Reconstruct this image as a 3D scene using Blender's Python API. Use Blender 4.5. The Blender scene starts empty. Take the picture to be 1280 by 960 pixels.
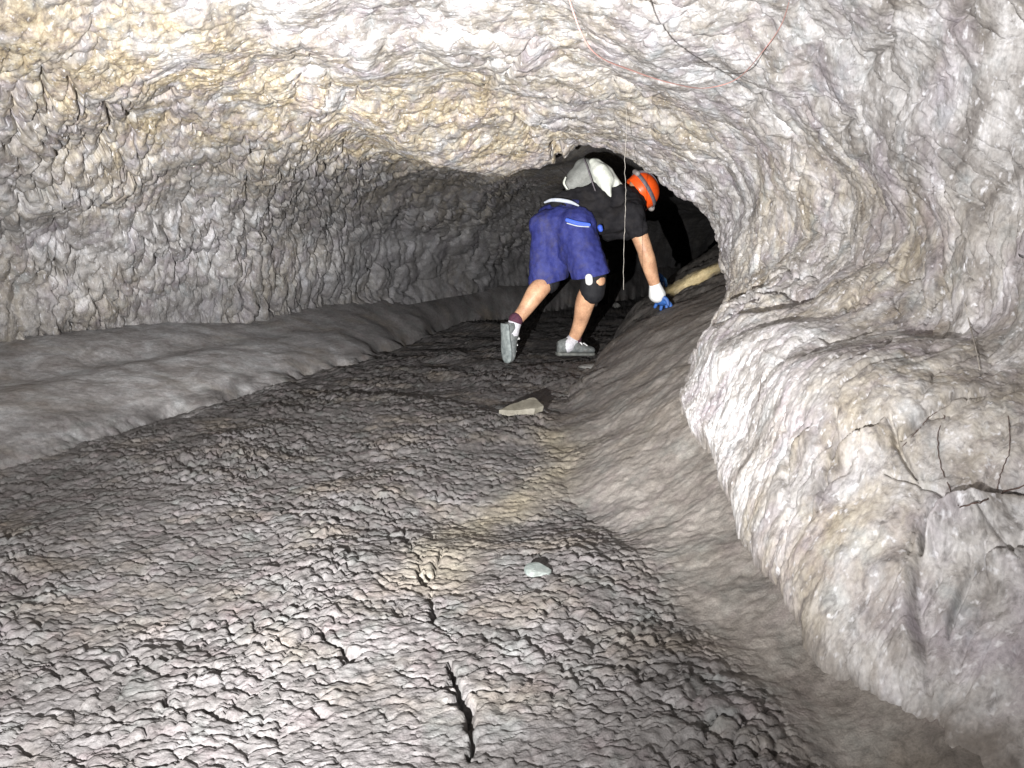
import bpy, bmesh, math, random
import numpy as np
from mathutils import Vector, Matrix

random.seed(7)
S = bpy.context.scene
COL = S.collection

# ------------------------------------------------------------------ camera
CAM_H, PITCH, F = 0.82, math.radians(11.0), 924.0      # F in pixels of a 1280 wide frame
cam_d = bpy.data.cameras.new('camera')
cam_d.sensor_width = 36.0
cam_d.lens = 36.0 * F / 1280.0
cam_d.clip_start, cam_d.clip_end = 0.02, 200.0
cam = bpy.data.objects.new('camera', cam_d)
COL.objects.link(cam)
cam.location = (0, 0, CAM_H)
cam.rotation_euler = (math.pi / 2 - PITCH, 0, 0)
S.camera = cam

# ------------------------------------------------------------------ world: no daylight reaches this far into the tube
w = bpy.data.worlds.new('World')
S.world = w
w.use_nodes = True
w.node_tree.nodes['Background'].inputs[0].default_value = (0.004, 0.005, 0.006, 1)
w.node_tree.nodes['Background'].inputs[1].default_value = 0.05

# ------------------------------------------------------------------ the lamp the photographer holds, low and to the left of the lens
LAMP = Vector((-0.36, -0.10, 0.58))
def lamp_light(name, energy, size, aim):
    ld = bpy.data.lights.new(name, 'SPOT')
    ld.energy = energy
    ld.color = (0.995, 0.985, 0.985)
    ld.spot_size = math.radians(size)
    ld.spot_blend = 1.0
    ld.shadow_soft_size = 0.005
    lo = bpy.data.objects.new(name, ld)
    COL.objects.link(lo)
    lo.location = LAMP
    lo.rotation_euler = (Vector(aim) - LAMP).to_track_quat('-Z', 'Y').to_euler()
lamp_light('photographer_lamp_flood', 980.0, 164, (-1.75, 3.5, 2.25))      # wide flood of the lamp
lamp_light('added_mid_distance_beam', 1250.0, 66, (-0.25, 4.0, 0.68))         # narrow spot added at the lamp to lift the middle distance

vs = S.view_settings
vs.view_transform = 'Standard'
vs.look = 'None'
vs.exposure = 0.0
vs.gamma = 1.0
S.cycles.max_bounces = 4
S.cycles.diffuse_bounces = 3
S.cycles.use_denoising = True

# ------------------------------------------------------------------ projection helpers (photo pixel + distance -> a place in the cave)
CP, SP = math.cos(PITCH), math.sin(PITCH)
def ray(px, py):
    a, b = (px - 640) / F, (480 - py) / F
    return np.array([a, CP + b * SP, -SP + b * CP])
def at(px, py, Y):
    d = ray(px, py)
    return np.array([0, 0, CAM_H]) + d * (Y / d[1])
def atz(px, py, z):
    d = ray(px, py)
    return np.array([0, 0, CAM_H]) + d * ((z - CAM_H) / d[2])
def pix(P):
    x, y, z = P[:, 0], P[:, 1], P[:, 2] - CAM_H
    f = np.maximum(y * CP - z * SP, 1e-3)
    u = y * SP + z * CP
    return 640 + F * x / f, 480 - F * u / f

# ------------------------------------------------------------------ numpy noise
_rs = np.random.RandomState(11)
PERM = np.concatenate([_rs.permutation(256)] * 3).astype(np.int32)
GR = _rs.normal(size=(256, 3)).astype(np.float32)
GR /= np.linalg.norm(GR, axis=1, keepdims=True)
RND = _rs.rand(256, 3).astype(np.float32)
def _h(ix, iy, iz):
    return PERM[PERM[PERM[ix & 255] + (iy & 255)] + (iz & 255)]
def perlin(p):
    p = np.asarray(p, np.float32)
    i = np.floor(p).astype(np.int32)
    f = p - i
    s = f * f * f * (f * (f * 6 - 15) + 10)
    out = 0
    for dx in (0, 1):
        wx = s[:, 0] if dx else 1 - s[:, 0]
        for dy in (0, 1):
            wy = s[:, 1] if dy else 1 - s[:, 1]
            for dz in (0, 1):
                wz = s[:, 2] if dz else 1 - s[:, 2]
                g = GR[_h(i[:, 0] + dx, i[:, 1] + dy, i[:, 2] + dz)]
                d = g[:, 0] * (f[:, 0] - dx) + g[:, 1] * (f[:, 1] - dy) + g[:, 2] * (f[:, 2] - dz)
                out = out + wx * wy * wz * d
    return out * 1.5
def fbm(p, n=3, g=0.5):
    a, t = 1.0, 0
    for k in range(n):
        t = t + a * perlin(p * (2.03 ** k) + 17.3 * k)
        a *= g
    return t
def voro3(p):
    p = np.asarray(p, np.float32)
    i = np.floor(p).astype(np.int32)
    f1 = np.full(len(p), 9.0, np.float32); f2 = f1.copy(); idn = np.zeros(len(p), np.int32)
    for dx in (-1, 0, 1):
        for dy in (-1, 0, 1):
            for dz in (-1, 0, 1):
                c = i + np.array([dx, dy, dz], np.int32)
                h = _h(c[:, 0], c[:, 1], c[:, 2])
                d = c + RND[h] - p
                d = np.sqrt((d * d).sum(1))
                m = d < f1
                f2 = np.where(m, f1, np.minimum(f2, d))
                idn = np.where(m, h, idn)
                f1 = np.where(m, d, f1)
    return f1, f2, idn
def voro2(p):
    p = np.asarray(p, np.float32)
    i = np.floor(p).astype(np.int32)
    n = len(p)
    f1 = np.full(n, 9.0, np.float32); f2 = f1.copy(); idn = np.zeros(n, np.int32)
    off = np.zeros((n, 2), np.float32)
    for dx in (-1, 0, 1):
        for dy in (-1, 0, 1):
            c = i + np.array([dx, dy], np.int32)
            h = _h(c[:, 0], c[:, 1], c[:, 1] * 0 + 5)
            v = p - (c + RND[h][:, :2])
            d = np.sqrt((v * v).sum(1))
            m = d < f1
            f2 = np.where(m, f1, np.minimum(f2, d))
            idn = np.where(m, h, idn)
            off = np.where(m[:, None], v, off)
            f1 = np.where(m, d, f1)
    return f1, f2, idn, off
def sst(a, b, x):
    t = np.clip((x - a) / (b - a), 0, 1)
    return t * t * (3 - 2 * t)
def polydist(px, py, pts):
    """distance to a polyline, signed side, and position along it 0..1"""
    best = np.full(len(px), 1e9, np.float32); side = np.zeros(len(px), np.float32); along = best * 0
    n = len(pts) - 1
    for k in range(n):
        (x0, y0), (x1, y1) = pts[k], pts[k + 1]
        ex, ey = x1 - x0, y1 - y0
        L2 = ex * ex + ey * ey
        t = np.clip(((px - x0) * ex + (py - y0) * ey) / L2, 0, 1)
        dx, dy = px - (x0 + t * ex), py - (y0 + t * ey)
        d = np.sqrt(dx * dx + dy * dy)
        m = d < best
        best = np.where(m, d, best)
        side = np.where(m, ex * dy - ey * dx, side)
        along = np.where(m, (k + t) / n, along)
    return best, np.sign(side), along

# ------------------------------------------------------------------ mesh helpers
def link(name, me, mats, parent=None, smooth=True):
    o = bpy.data.objects.new(name, me)
    COL.objects.link(o)
    for m in (mats if isinstance(mats, (list, tuple)) else [mats]):
        me.materials.append(m)
    if smooth:
        me.polygons.foreach_set('use_smooth', np.ones(len(me.polygons), bool))
    if parent:
        o.parent = parent
    return o
def tag(o, label=None, cat=None, group=None, kind=None):
    if label: o['label'] = label
    if cat: o['category'] = cat
    if group: o['group'] = group
    if kind: o['kind'] = kind
    return o
def np_mesh(name, V, Q, attrs=None):
    """quads from numpy arrays, unused vertices dropped"""
    used = np.zeros(len(V), bool); used[Q.ravel()] = True
    idx = np.cumsum(used) - 1
    V2 = V[used]; Q2 = idx[Q]
    me = bpy.data.meshes.new(name)
    me.vertices.add(len(V2)); me.vertices.foreach_set('co', V2.astype(np.float32).ravel())
    me.loops.add(Q2.size); me.loops.foreach_set('vertex_index', Q2.astype(np.int32).ravel())
    k = Q2.shape[1]
    me.polygons.add(len(Q2)); me.polygons.foreach_set('loop_start', np.arange(len(Q2), dtype=np.int32) * k)
    me.update(calc_edges=True)
    for an, a in (attrs or {}).items():
        at_ = me.attributes.new(an, 'FLOAT', 'POINT')
        at_.data.foreach_set('value', a[used].astype(np.float32))
    return me

# ------------------------------------------------------------------ materials
class NT:
    def __init__(self, name):
        self.m = bpy.data.materials.new(name); self.m.use_nodes = True
        self.t = self.m.node_tree; self.n = self.t.nodes; self.l = self.t.links
        self.b = self.n['Principled BSDF']
    def new(self, t, **kw):
        n = self.n.new(t)
        for k, v in kw.items(): setattr(n, k, v)
        return n
    def coord(self, scale=(1, 1, 1)):
        tc = self.new('ShaderNodeTexCoord'); mp = self.new('ShaderNodeMapping')
        mp.inputs['Scale'].default_value = scale
        self.l.new(tc.outputs['Object'], mp.inputs['Vector'])
        return mp.outputs[0]
    def noise(self, scale, detail=4, rough=.55, vec=None, dist=0.0):
        n = self.new('ShaderNodeTexNoise'); n.inputs['Scale'].default_value = scale
        n.inputs['Detail'].default_value = detail; n.inputs['Roughness'].default_value = rough
        n.inputs['Distortion'].default_value = dist
        if vec is not None: self.l.new(vec, n.inputs['Vector'])
        return n.outputs['Fac']
    def ramp(self, fac, stops):
        r = self.new('ShaderNodeValToRGB')
        e = r.color_ramp.elements
        while len(e) < len(stops): e.new(0.5)
        for k, (p, c) in enumerate(stops):
            e[k].position = p; e[k].color = (c, c, c, 1) if not isinstance(c, tuple) else (*c, 1)
        self.l.new(fac, r.inputs[0])
        return r.outputs[0]
    def mix(self, fac, a, b, mode='MIX'):
        m = self.new('ShaderNodeMix'); m.data_type = 'RGBA'; m.blend_type = mode
        for s, v in ((0, fac), (6, a), (7, b)):
            if isinstance(v, (int, float)): m.inputs[s].default_value = v
            elif isinstance(v, tuple): m.inputs[s].default_value = (*v, 1)
            else: self.l.new(v, m.inputs[s])
        return m.outputs[2]
    def math(self, op, a, b=0.0):
        m = self.new('ShaderNodeMath', operation=op)
        for s, v in ((0, a), (1, b)):
            if isinstance(v, (int, float)): m.inputs[s].default_value = v
            else: self.l.new(v, m.inputs[s])
        return m.outputs[0]
    def attr(self, name):
        a = self.new('ShaderNodeAttribute'); a.attribute_name = name
        return a.outputs['Fac']
    def bump(self, h, strength, dist, prev=None):
        b = self.new('ShaderNodeBump'); b.inputs['Strength'].default_value = strength
        b.inputs['Distance'].default_value = dist
        self.l.new(h, b.inputs['Height'])
        if prev is not None: self.l.new(prev, b.inputs['Normal'])
        return b.outputs[0]
    def out(self, col=None, rough=None, normal=None, spec=None):
        for nm, v in (('Base Color', col), ('Roughness', rough), ('Normal', normal), ('Specular IOR Level', spec)):
            if v is None: continue
            if isinstance(v, (int, float)): self.b.inputs[nm].default_value = v
            elif isinstance(v, tuple): self.b.inputs[nm].default_value = (*v, 1)
            else: self.l.new(v, self.b.inputs[nm])
        return self.m

def rock_wall_mat():
    n = NT('lava_wall')
    v = n.coord((1, 1, .5))
    big = n.noise(2.2, 3, .5, v, .6)
    mid = n.noise(9.0, 4, .6, v, .8)
    fine = n.noise(34.0, 4, .65, v, .5)
    grain = n.noise(150.0, 3, .6, v)
    grey = n.ramp(mid, [(.30, (.125, .113, .105)), (.45, (.26, .246, .234)), (.58, (.41, .398, .390)), (.74, (.61, .605, .62))])
    tan = n.ramp(fine, [(.3, (.135, .10, .066)), (.5, (.31, .255, .17)), (.7, (.57, .505, .37))])
    och = n.math('MULTIPLY', n.attr('ochre'), n.ramp(n.noise(5.5, 4, .6, v, .9), [(.36, 0.0), (.58, 1.0)]))
    c = n.mix(och, grey, tan)
    # thin mauve and blue-green films on the glaze
    c = n.mix(n.ramp(n.noise(7.0, 3, .6, v, .4), [(.48, 0.0), (.70, .45)]), c, (.30, .26, .31))
    c = n.mix(n.ramp(n.noise(11.0, 3, .6, n.coord((1.3, .8, .6))), [(.54, 0.0), (.74, .33)]), c, (.27, .33, .36))
    c = n.mix(n.ramp(n.noise(4.0, 5, .7, n.coord((.9, 1.2, .6))), [(.56, 0.0), (.70, .45)]), c, (.16, .125, .09))
    c = n.mix(n.ramp(fine, [(.28, .75), (.46, 0.0)]), c, (.10, .09, .082))
    c = n.mix(n.ramp(n.noise(60, 2, .6, v), [(.60, 0.0), (.74, .75)]), c, (.66, .66, .68))
    c = n.mix(n.math('MULTIPLY', n.attr('dark'), .82), c, (.055, .054, .056))  # darker rock plus painted recess shade
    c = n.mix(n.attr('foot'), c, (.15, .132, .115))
    c = n.mix(1.0, c, n.ramp(grain, [(.25, .72), (.75, 1.2)]), 'MULTIPLY')
    r = n.ramp(fine, [(.3, .75), (.7, .5)])
    nb = n.bump(n.noise(42, 3, .65, v, .7), .32, .010)
    nb = n.bump(grain, .35, .003, nb)
    return n.out(c, r, nb, .35)
def floor_mat(name):
    n = NT(name)
    v = n.coord()
    mid = n.noise(6.0, 4, .6, v, .5); fine = n.noise(45.0, 4, .65, v, .3); grain = n.noise(260.0, 3, .6, v)
    c = n.ramp(mid, [(.3, (.051, .047, .045)), (.5, (.075, .070, .068)), (.7, (.104, .098, .098))])
    l = n.ramp(n.noise(5.0, 5, .65, v, .8), [(.3, (.17, .158, .150)), (.5, (.27, .262, .26)), (.7, (.38, .388, .395))])
    b = n.ramp(n.noise(7.0, 5, .65, v, .8), [(.3, (.105, .093, .082)), (.5, (.155, .141, .126)), (.7, (.21, .194, .176))])
    c = n.mix(n.attr('zone_l'), c, l)
    c = n.mix(n.attr('zone_r'), c, b)
    c = n.mix(n.ramp(n.noise(14, 3, .6, v), [(.5, 0.0), (.75, .3)]), c, (.115, .085, .09))
    c = n.mix(n.ramp(n.noise(10, 3, .6, n.coord((1.2, .9, 1))), [(.52, 0.0), (.75, .3)]), c, (.105, .125, .118))
    c = n.mix(n.ramp(n.noise(3.5, 4, .6, n.coord((.8, 1.2, 1))), [(.52, 0.0), (.72, .45)]), c, (.13, .105, .075))
    c = n.mix(n.attr('dust'), c, (.19, .165, .115))
    c = n.mix(1.0, c, n.ramp(fine, [(.25, .68), (.75, 1.25)]), 'MULTIPLY')
    c = n.mix(1.0, c, n.ramp(grain, [(.25, .72), (.75, 1.22)]), 'MULTIPLY')
    nb = n.bump(fine, .5, .009)
    nb = n.bump(grain, .5, .0025, nb)
    return n.out(c, n.ramp(fine, [(.3, .8), (.7, .55)]), nb, .3)
M_WALL = rock_wall_mat()
M_FLOOR = M_LEDGE = M_BANK = floor_mat('lava_ground')

# ------------------------------------------------------------------ the ground: floor, ledge on the left, bank on the right
EL = np.array([(-2.35, -4), (-2.2, 0), (-2.05, 1.5), (-1.85, 2.56), (-1.44, 3.84), (-1.03, 5.0), (-.52, 7.04), (.1, 8.0), (1.0, 9.3), (2.5, 11.5), (3.9, 14)])      # floor / ledge
WL = np.array([(-3.6, -4), (-3.5, 0), (-3.4, 1.8), (-3.1, 3.0), (-2.7, 3.9), (-1.9, 5.15), (-1.26, 6.1), (-1.0, 6.9), (.2, 8.9), (1.8, 11.5), (3.2, 14)])  # ledge / wall
ER = np.array([(.62, -4), (.55, 0), (.43, 1.15), (.345, 1.55), (.22, 2.3), (.19, 2.87), (.32, 4.0), (.66, 5.1), (.95, 6.5), (1.4, 8), (3.2, 11.5), (4.7, 14)])  # floor / bank
WR = np.array([(.75, -4, .04), (.68, .3, .04), (.63, .97, .05), (.618, 1.475, .08), (.59, 2.03, .15), (.64, 2.63, .25), (.9, 3.44, .36), (1.34, 4.63, .53), (1.7, 5.6, .66), (2.2, 7.5, .85), (4.0, 12, .9)])
def ground(x, y, detail=True):
    el = np.interp(y, EL[:, 1], EL[:, 0]); wl = np.minimum(np.interp(y, WL[:, 1], WL[:, 0]), el - .3)
    er = np.interp(y, ER[:, 1], ER[:, 0]); wr = np.maximum(np.interp(y, WR[:, 1], WR[:, 0]), er + .12); zr = np.interp(y, WR[:, 1], WR[:, 2])
    P = np.stack([x, y, x * 0], 1)
    wob = .07 * perlin(P * 2.3) + .035 * perlin(P * 6.1 + 3)
    tl = (el - x + wob) / (el - wl)
    tr = (x - er + wob * .6) / (wr - er)
    hl = np.interp(y, [0, 3, 5, 7, 9], [.26, .30, .32, .42, .55])
    ledge = hl * (np.sqrt(np.clip(tl, 0, 3) + .02) - .141) * 1.05
    ledge = ledge - .055 * np.exp(-((tl - .62) / .13) ** 2) * sst(6, 3.5, y)
    bk = sst(3.4, 4.8, y)
    fil = .03 * sst(.62, 1.2, tr) * (1 - bk)
    bank = fil + zr * ((1 - bk) * (.75 * np.clip(tr, 0, 2.5) + .3 * sst(0, 1, tr)) + bk * (np.clip(tr, 0, 2.5) + 1e-4) ** .62)
    z = .035 * perlin(P * 1.1 + 9) + .02 * perlin(P * 3.1)
    z = z * (1 - .6 * sst(0, .3, tl)) + np.where(tl > 0, ledge, 0) + np.where(tr > 0, bank, 0)
    z = z + .03 * sst(.45, -.1, tr) * sst(2.2, 1.2, y)
    if not detail:
        return z, tl, tr, None, None
    # clinker crust: tilted plates that stand up on their far edge
    wp = np.stack([perlin(P * 11 + 5), perlin(P * 11 + 25)], 1) * .022 + np.stack([perlin(P * 31 + 5), perlin(P * 31 + 45)], 1) * .011
    q = np.stack([x, y], 1)
    nearl = sst(3.8, 2.4, y)
    rough = sst(.10 + .25 * nearl, -.06 - .22 * nearl, tl + .1 * perlin(P * 6 + 66) * nearl) * sst(.40, -.15, tr + .35 * perlin(P * 2.1 + 31) * sst(1.0, 2.2, y))
    patch = .72 + .75 * perlin(P * 1.7 + 40) + .35 * perlin(P * 5 + 41)
    patch = np.clip(patch, .42, 1.35) * (1 - .45 * np.exp(-(((x - np.interp(y, [.9, 1.8, 3, 5], [.0, -.12, .1, .1])) / .28) ** 2)) * sst(3.4, 2.4, y))
    h = 0
    for f, a, sx in ((26.0, .0132, 1.0), (52.0, .0052, 1.0), (9.0, .006, .9)):
        f1, f2, idn, off = voro2((q + wp * (1.3 if f < 30 else .8)) * np.array([f * sx, f]) + f)
        e = f2 - f1
        r = RND[idn]
        tilt = off[:, 1] * (.2 + 1.9 * r[:, 0] ** 2) + off[:, 0] * (r[:, 1] - .65) * .8
        dome = np.clip(1 - f1 * f1 * .9, 0, 1)
        hh = (r[:, 2] - .5) * .5 + tilt * .8 + dome * .85 - .22 * np.exp(-(e / .12) ** 2) - .6 * np.exp(-(e / .08) ** 2) * (r[:, 1] > .6) - 1.7 * np.exp(-(e / .15) ** 2) * (r[:, 1] > .66) * sst(-.1, .3, off[:, 1])
        h = h + a * hh
    h = h * rough * patch * (1 + .45 * sst(1.6, 3.6, y))
    h = h + rough * .003 * fbm(P * 55, 3)
    sm = 1 - rough
    h = h + sm * (1 + 1.6 * sst(4.6, 5.6, y) * (x > 0) - .45 * (x < -.3)) * (.010 * fbm(P * 7, 3) + .0055 * np.abs(perlin(P * 17 + 2)) + .0032 * fbm(P * 42, 3))
    # fissures through the crust
    dark = x * 0
    for pts, wd, dp in FISS:
        d, sd, al = polydist(x + .026 * perlin(P * 17 + 7) + .012 * perlin(P * 45), y + .03 * perlin(P * 17 + 8), pts)
        tap = np.clip(np.minimum(al, 1 - al) * 5, 0.15, 1) * (.62 + .5 * np.clip(perlin(P * 11 + 60), -.9, 1))
        g = np.exp(-(d / (wd * tap + 1e-4)) ** 2)
        h = h - dp * .8 * g
    # broken rim where the crust pulled away from the ledge
    d = np.abs(tl * (el - wl) - .015)
    g = np.exp(-(d / .035) ** 2) * sst(2.9, 4.0, y) * np.clip(.25 + 1.6 * perlin(P * 7 + 70), 0, 1)
    h = h - .07 * g
    dd, sd, al = polydist(x, y, DUSTLINE)
    dust = np.clip(np.exp(-(dd / .085) ** 2) * (.8 + .7 * perlin(P * 9 + 80)), 0, 1) * .55
    return z + h, tl, tr, dust, dark
def gp(px, py):
    p = atz(px, py, 0.0); return (p[0], p[1])
FISS = [([gp(596, 975), gp(585, 925), gp(575, 880), gp(560, 850)], .011, .06),
        ([gp(556, 815), gp(545, 790), gp(533, 745), gp(520, 705), gp(500, 660), gp(486, 632)], .007, .04),
        ([gp(536, 745), gp(548, 697), gp(556, 690)], .008, .04),
        ([gp(480, 760), gp(500, 780), gp(545, 795)], .006, .03),
        ([gp(400, 795), gp(425, 830), gp(440, 845)], .007, .03),
        ([gp(330, 785), gp(360, 805)], .006, .03),
        ([gp(815, 785), gp(850, 815), gp(900, 850)], .005, .02),
        ([gp(540, 880), gp(600, 890), gp(640, 885)], .006, .03),
        ([gp(490, 855), gp(560, 885), gp(600, 915)], .006, .03)]
DUSTLINE = [gp(545, 720), gp(560, 690), gp(585, 655), gp(640, 630), gp(690, 600), gp(712, 572), gp(690, 545)]

def grid_quads(nr, nc):
    i = np.arange(nr * nc).reshape(nr, nc)
    return np.stack([i[:-1, :-1], i[:-1, 1:], i[1:, 1:], i[1:, :-1]], -1).reshape(-1, 4)

def zones(x, y, tl, tr):
    P = np.stack([x, y, x * 0], 1); k = .12 * perlin(P * 5 + 3) + .08 * perlin(P * 17)
    near = sst(3.6, 2.6, y)
    return sst(-.05 - .15 * near, .12 + .3 * near, tl + k) * (1 - .9 * sst(3.6, 6.2, y + 2 * k)), sst(-.35, .55, tr + k * 1.8)  # far ledge darkened with depth: dimness of the recess put into its colour
def build_ground():
    nr, nc = 860, 640
    pys = np.linspace(1150, 352, nr - 60)
    Y = np.array([atz(640, p, 0.0)[1] for p in pys])
    Y = np.concatenate([Y, np.linspace(Y[-1], 14, 61)[1:]])
    Lb = -np.minimum(.74 * Y + .75, np.interp(Y, [0, 4, 7, 14], [4, 3.2, 1.6, .9]))
    Rb = np.minimum(.74 * Y + .75, np.interp(Y, [0, 1.5, 3, 5, 8, 14], [1.3, 1.3, 1.5, 2.1, 3.2, 4.5]))
    c = np.linspace(0, 1, nc)
    X = Lb[:, None] + (Rb - Lb)[:, None] * c[None]
    YY = np.repeat(Y[:, None], nc, 1)
    x, y = X.ravel().astype(np.float64), YY.ravel()
    z, tl, tr, dust, dark = ground(x, y)
    zl, zr_ = zones(x, y, tl, tr)
    V = np.stack([x, y, z], 1); Q = grid_quads(nr, nc)
    ctl = tl[Q].mean(1); ctr = tr[Q].mean(1)
    at_ = {'dust': dust, 'zone_l': zl, 'zone_r': zr_}
    fl = link('cave_floor', np_mesh('cave_floor', V, Q[(ctl <= 0) & (ctr <= 0)], at_), M_FLOOR)
    le = link('ledge', np_mesh('ledge', V, Q[ctl > 0], at_), M_LEDGE)
    ba = link('bank', np_mesh('bank', V, Q[(ctl <= 0) & (ctr > 0)], at_), M_BANK)
    # the same ground further round, beside and behind the photographer
    gx, gy = np.meshgrid(np.linspace(-4.2, 1.6, 120), np.linspace(-3.6, 1.0, 100))
    x, y = gx.ravel(), gy.ravel()
    z, tl, tr, dust, dark = ground(x, y)
    zl, zr_ = zones(x, y, tl, tr)
    V = np.stack([x, y, z - .012], 1)
    bk = link('cave_floor', np_mesh('cave_floor_rear', V, grid_quads(100, 120), {'dust': dust, 'zone_l': zl, 'zone_r': zr_}), M_FLOOR)
    tag(fl, 'grey cracked clinker floor of the lava tube running to the caver', 'cave floor', kind='structure')
    tag(le, 'smooth dark grey lava ledge along the foot of the left wall', 'ledge', kind='structure')
    tag(ba, 'smooth brown lava bank sloping up to the right wall', 'bank', kind='structure')
    tag(bk, 'grey lava floor beside and behind the photographer', 'cave floor', kind='structure')
build_ground()
FLOOR_OB, BANK_OB = bpy.data.objects['cave_floor'], bpy.data.objects['bank']
def gz(x, y):
    return float(ground(np.array([x], float), np.array([y], float))[0][0])

# ------------------------------------------------------------------ the shell: left wall, ceiling, right wall
def W(x, y, z): return np.array([x, y, z], float)
#      S0 behind        S1              S2             S3                 S4                 S5                 S6 (lip)          S7 past the lip    S8                 S9
RAILS = [
 [W(-3.7,-3,-.25), W(-3.6,0,-.2), W(-3.6,2,-.1), at(0,470,4.3),    at(170,445,4.8),   at(340,420,5.5),   at(490,385,6.4),  at(690,350,8.8),  W(1.9,11.5,.1),    W(3.5,14,.1)],
 [W(-3.3,-3,.2), W(-3.4,0,.25), W(-3.3,2,.27), atz(0,425,.30), atz(170,405,.30), atz(330,392,.31), atz(480,360,.42), at(690,322,8.5), W(2.0,11.4,.5), W(3.6,14,.5)],
 [W(-3.1,-3,.7), W(-3.2,0,.75), W(-3.05,2,.75), at(0,325,3.75),    at(170,315,4.25),  at(330,302,5.0),   at(480,290,6.1),  at(688,285,8.0),  W(2.05,11.4,.8),   W(3.7,14,.8)],
 [W(-2.7,-3,1.25), W(-2.8,0,1.3), W(-2.6,1.7,1.25), at(0,195,3.05),    at(170,195,3.6),   at(330,225,4.4),   at(475,232,5.35),  at(676,243,7.3),  W(2.1,11.3,1.0),   W(3.8,14,1.0)],
 [W(-2.0,-3,1.65), W(-2.0,0,1.75), W(-1.9,1.3,1.68), at(0,60,2.55),     at(190,90,3.0),    at(390,150,3.7),   at(490,188,4.7),  at(655,212,6.3),  W(2.1,11.2,1.15),  W(3.9,14,1.1)],
 [W(-1.0,-3,1.95), W(-1.0,0,2.05), W(-1.0,1.1,1.98), at(215,-70,2.45),  at(350,55,3.05),   at(480,135,3.8),   at(600,213,4.6),  at(662,196,5.7),  W(2.2,11,1.25),    W(4.0,14,1.2)],
 [W(0,-3,2.0),     W(0,0,2.1),     W(0,1.0,2.05),    at(565,-70,2.6),   at(605,50,3.2),    at(660,125,3.9),   at(724,180,4.6),  at(738,160,5.3),  W(2.3,10.8,1.3),   W(4.2,13.6,1.25)],
 [W(.7,-3,1.85),   W(.65,0,1.95),  W(.65,.9,1.9),    at(865,-70,2.3),   at(845,60,2.9),    at(822,150,3.7),   at(824,219,4.5),  at(825,195,5.3),  W(2.5,10.4,1.25),  W(4.5,13,1.2)],
 [W(1.2,-3,1.55),  W(1.15,0,1.6),  W(1.15,.8,1.6),   at(1160,-70,1.95), at(1050,80,2.45),  at(960,190,3.25),  at(893,276,4.3),  at(905,255,5.2),  W(2.8,10,1.1),   W(4.8,12.4,1.1)],
 [W(1.4,-3,1.15),  W(1.3,0,1.15),  W(1.28,.6,1.15),  at(1400,110,1.62), at(1200,200,2.05), at(1050,270,2.85), at(911,325,4.0),  at(935,320,5.2),  W(2.6,9,.8),    W(3.8,12,.8)],
 [W(1.35,-3,.75),  W(1.25,0,.75),  W(1.2,.5,.76),    at(1400,400,1.42), at(1220,400,1.80), at(1030,365,2.60), at(908,372,3.75), at(945,365,5.0),  W(2.8,9,.5),    W(4.0,12,.5)],
 [W(1.05,-3,.5),   W(.98,0,.5),    W(.93,.45,.5),    at(1360,570,1.22), at(1105,490,1.62), at(925,430,2.30),  at(884,412,3.40), at(940,395,4.8),  W(2.9,9,.3),    W(4.1,12,.3)],
 [W(.85,-3,.25),   W(.8,0,.25),    W(.75,.4,.25),    at(1290,790,1.05), at(1040,640,1.45), at(885,505,2.18),  at(868,450,3.10), at(940,420,4.6),  W(3.0,9,.1),    W(4.2,12,.1)],
 [W(.75,-3,-.02),  W(.68,0,-.02),  W(.63,.4,-.02),   at(1175,965,.95),  at(1003,745,1.42), at(872,560,2.10),  at(857,480,2.85), at(950,450,4.5),  W(3.1,9,-.2),   W(4.3,12,-.2)],
 [W(.80,-3,-.3),   W(.74,0,-.3),   W(.70,.4,-.3),    at(1190,1100,1.0), at(1020,850,1.45), at(900,640,2.15),  at(880,540,2.9),  at(960,500,4.6),  W(3.2,9,-.5),   W(4.4,12,-.5)],
]
def catmull(P, n_per):
    """P (k, ...) control rows; n_per samples in each of the k-1 spans"""
    k = len(P); out = []; par = []
    E = np.concatenate([[2 * P[0] - P[1]], P, [2 * P[-1] - P[-2]]])
    for i in range(k - 1):
        a, b, c, d = E[i], E[i + 1], E[i + 2], E[i + 3]
        ts = np.linspace(0, 1, n_per[i], endpoint=False)
        if i == k - 2: ts = np.append(ts, 1.0)
        for t in ts:
            out.append(.5 * (2 * b + (c - a) * t + (2 * a - 5 * b + 4 * c - d) * t * t + (3 * b - 3 * c + d - a) * t ** 3))
            par.append(i + t)
    return np.array(out), np.array(par)

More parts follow.
